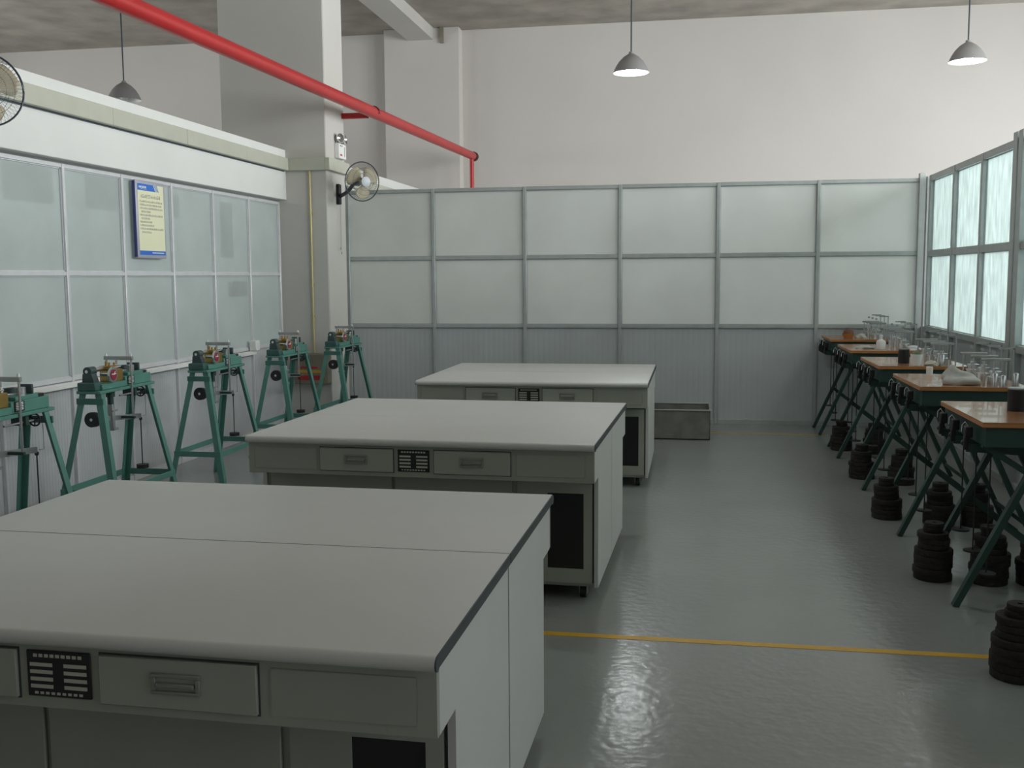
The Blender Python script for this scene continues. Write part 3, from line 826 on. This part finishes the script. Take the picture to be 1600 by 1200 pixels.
# ================================================================== FANS
def fan(label, hub, axis_ang, wall_pt, cords):
    """hub: centre of the cage; axis_ang: heading of the blowing direction; wall_pt: centre of the wall plate"""
    t = thing('wall_fan', label, 'fan', wall_pt, group='oscillating wall fans')
    hub = Vector(hub) - Vector(wall_pt)
    ax = Vector((math.cos(axis_ang), math.sin(axis_ang), -.08)).normalized()
    R = ax.to_track_quat('Z', 'Y').to_matrix()
    W = lambda v: hub + R @ Vector(v)
    r = .215
    cg = MB()
    cg.tube([W((r * math.cos(a), r * math.sin(a), 0)) for a in [2 * PI * i / 40 for i in range(40)]], .0065, 6, True)
    for rr, zz in ((.15, .062), (.10, .075), (.15, -.07), (.10, -.085)):
        cg.tube([W((rr * math.cos(a), rr * math.sin(a), zz)) for a in [2 * PI * i / 30 for i in range(30)]], .0013, 4, True)
    for i in range(54):
        a = 2 * PI * i / 54
        c, s = math.cos(a), math.sin(a)
        cg.tube([W((.05 * c, .05 * s, .08)), W((.11 * c, .11 * s, .075)), W((.17 * c, .17 * s, .05)), W((r * c, r * s, 0)), W((.17 * c, .17 * s, -.06)), W((.08 * c, .08 * s, -.09))], .0009, 3)
    cg.build('cage', 'cage', t)
    MB().lathe([(0, .094), (.035, .092), (.055, .084), (.057, .072), (0, .07)], 26, hub, R).build('front_badge', 'hub', t)
    for k in range(3):
        a0 = 2 * PI * k / 3 + .5
        rows = []
        mb = MB()
        for j in range(7):
            rr = .03 + .165 * j / 6
            wd = (.42, .62, .80, .90, .92, .80, .42)[j]
            row = []
            for i in range(6):
                u = i / 5 - .5
                a = a0 + u * wd * 1.7 + .12 * j / 6
                row.append(mb.bm.verts.new(W((rr * math.cos(a), rr * math.sin(a), -u * .055))))
            rows.append(row)
        for A, B in zip(rows, rows[1:]):
            for i in range(5):
                f = mb.bm.faces.new((A[i], A[i + 1], B[i + 1], B[i])); f.smooth = True
        o = mb.build('blade', 'amber', t)
        so = o.modifiers.new('thickness', 'SOLIDIFY'); so.thickness = .003
    MB().cyl(W((0, 0, -.012)), W((0, 0, .055)), .034, seg=20).build('blade_boss', 'amber', t)
    MB().cyl(W((0, 0, -.09)), W((0, 0, -.20)), .052, .045, seg=20).build('motor', 'cage', t)
    mb = MB()
    p = Vector((0, 0, 0)); q = W((0, 0, -.15))
    mb.box(-.001, .035, -.045, .045, -.13, .10, .008, mtx=Matrix.Rotation(0, 4, 'Z'))
    plate = mb.build('wall_plate', 'black', t)
    MB().tube([Vector((.03, 0, -.04)), Vector((.03, 0, -.04)).lerp(q, .5) + Vector((0, 0, -.03)), q], .022, 10).build('bracket_arm', 'cage', t)
    for k in range(cords):
        c = MB().cyl((.03, -.015 + .03 * k, -.12), (.03, -.015 + .03 * k, -.62 - .05 * k), .0018, seg=5).build('pull_cord', 'steel', t)
        MB().cyl((.03, -.015 + .03 * k, -.65 - .05 * k), (.03, -.015 + .03 * k, -.62 - .05 * k), .007, .005, seg=8).build('cord_knob', 'steel', c)
    return t
fan('pale bladed wall fan in a round wire cage on the column face', (-3.65, 11.14, 2.755), math.radians(-42), (CX1 + .002, 11.44, 2.66), 2)
fan('pale bladed wall fan in a round wire cage on the white lintel', (-4.22, 5.69, 2.835), math.radians(-40), (XL + .165, 5.86, 2.78), 0)

# ================================================================== EMERGENCY LIGHT, CONDUIT, BOXES, NOTICE
t = thing('emergency_light', 'white twin headed emergency light on the column above the fan', 'emergency light', (CX1 + .001, 11.50, 3.05))
MB().box(0, .055, -.12, .12, 0, .17, .006).build('battery_case', 'white', t)
MB().box(.0552, .0562, -.085, -.02, .03, .05).build('printed_mark', 'red', t)
MB().box(.0552, .0562, .06, .07, .03, .14).build('vent_slot', 'black', t)
MB().box(.0552, .058, -.08, -.065, .135, .15).box(.0552, .058, -.03, -.015, .135, .15).build('indicator', 'black', t)
for s in (-1, 1):
    c = Vector((.04, s * .075, .225)); ax = Vector((.75, s * .25 - .2, .1)).normalized()
    R = ax.to_track_quat('Z', 'Y').to_matrix()
    hd = MB().lathe([(0, -.05), (.03, -.045), (.05, -.01), (.056, .03), (.05, .03), (.03, .0), (0, -.01)], 20, c, R).build('lamp_head', 'chrome', t)
    MB().cyl((.035, s * .075, .1702), (.038, s * .075, .195), .012, seg=10).build('swivel', 'steel', hd)

t = thing('brass_conduit', 'thin brass coloured conduit running down the column front', 'conduit', (-4.245, CY0 - .0135, .0))
MB().cyl((0, 0, .84), (0, 0, 2.884), .0125, seg=12).build('conduit_tube', 'conduit', t)
for z in (1.25, 1.62, 2.4):
    MB().box(-.028, .028, -.004, .0125, z, z + .02).build('conduit_clip', 'conduit', t)
t = thing('switch_box', 'brown grey box with red and yellow print at the foot of the brass conduit', 'box', (-4.25, CY0 - .061, .49))
MB().box(-.2, .2, -.06, .06, 0, .345, .008).build('box_body', 'hydr', t)
MB().box(-.16, .16, -.063, -.0602, .05, .10).build('printed_band', 'red', t)
MB().box(-.16, .16, -.063, -.0602, .13, .16).build('printed_band', 'yellow', t)
MB().box(-.12, .08, -.063, -.0602, .18, .20).build('printed_band', 'red', t)

t = thing('socket_box', 'small white socket box on the sill of the left partition', 'socket', (XL + .078, 10.18, .927))
MB().box(-.045, .03, -.05, .05, 0, .11, .006).build('socket_case', 'white', t)
MB().box(.0302, .032, -.03, .03, .03, .08).build('socket_face', 'whiteink', t)

# notice board on the left glass
t = thing('notice_board', 'cream notice board with blue header hung on the left glass partition', 'notice', (XL + .03, 0, 0))
y0, y1, z0, z1 = 7.955, 8.435, 1.865, 2.515
MB().box(0, .03, y0, y1, z0, z1, .012, seg=2).build('board_frame', ['signframe'], t)
MB().box(.002, .026, y0 - .006, y0 - .0005, z0 + .01, z1 - .01).build('frame_side', 'signside', t)
f = MB().box(.0302, .0322, y0 + .028, y1 - .028, z0 + .028, z1 - .028).build('printed_sheet', 'paper', t)
yy0, yy1, zz0, zz1 = y0 + .028, y1 - .028, z0 + .028, z1 - .028
MB().prism([(.0324, yy0, zz1), (.0324, yy0, zz1 - .055), (.0324, yy0 + .29, zz1 - .055), (.0324, yy0 + .255, zz1)], (.0008, 0, 0)).build('blue_header', 'blue', f)
mb = MB()
for k in range(3):
    a = yy0 + .268 + k * .018
    mb.prism([(.0324, a, zz1), (.0324, a + .034, zz1 - .055), (.0324, a + .042, zz1 - .055), (.0324, a + .008, zz1)], (.0008, 0, 0))
mb.build('header_stripes', 'blue', f)
MB().box(.0324, .0332, yy0, yy1, zz0, zz0 + .036).build('blue_footer', 'blue', f)
mb = MB()
for k in range(9):
    a = yy0 + .02 + k * .0135
    mb.box(.0334, .0340, a, a + (.010 if k % 3 else .007), zz1 - .036, zz1 - .020 + .003 * (k % 2))
mb.box(.0334, .0340, yy0 + .05, yy0 + .145, zz1 - .044, zz1 - .0415)
for k in range(20):
    a = yy0 + .20 + k * .0098
    mb.box(.0334, .0340, a, a + .0075, zz0 + .014, zz0 + .024)
mb.build('white_lettering', 'whiteink', f)
mb = MB()
rn = random.Random(4)
def glyphs(ya, yb, z, h):
    a = ya
    while a < yb - h * .6:
        w = h * .86
        # each block character drawn as a few strokes
        st = rn.randint(0, 2)
        mb.box(.0324, .0328, a, a + w, z + h * .42, z + h * .54)
        mb.box(.0324, .0328, a + w * .42, a + w * .56, z, z + h)
        if st: mb.box(.0324, .0328, a, a + w, z + h * .86, z + h)
        if st == 2: mb.box(.0324, .0328, a + w * .05, a + w * .2, z, z + h * .8)
        mb.box(.0324, .0328, a, a + w, z, z + h * .12)
        a += h * 1.05
glyphs(yy0 + .045, yy1 - .05, zz1 - .115, .026)
rows = [(0, .035, .395), (0, .035, .38), (0, .035, .40), (1, .05, .21), (0, .035, .40), (1, .05, .19), (0, .035, .22), (0, .035, .245), (0, .035, .395), (1, .05, .20)]
for k, (ind, a, b) in enumerate(rows):
    z = zz1 - .153 - k * .0285
    if not ind: mb.box(.0324, .0328, yy0 + .022, yy0 + .0245, z, z + .014)
    glyphs(yy0 + a, yy0 + b, z, .0145)
mb.build('grey_lettering', 'ink', f)
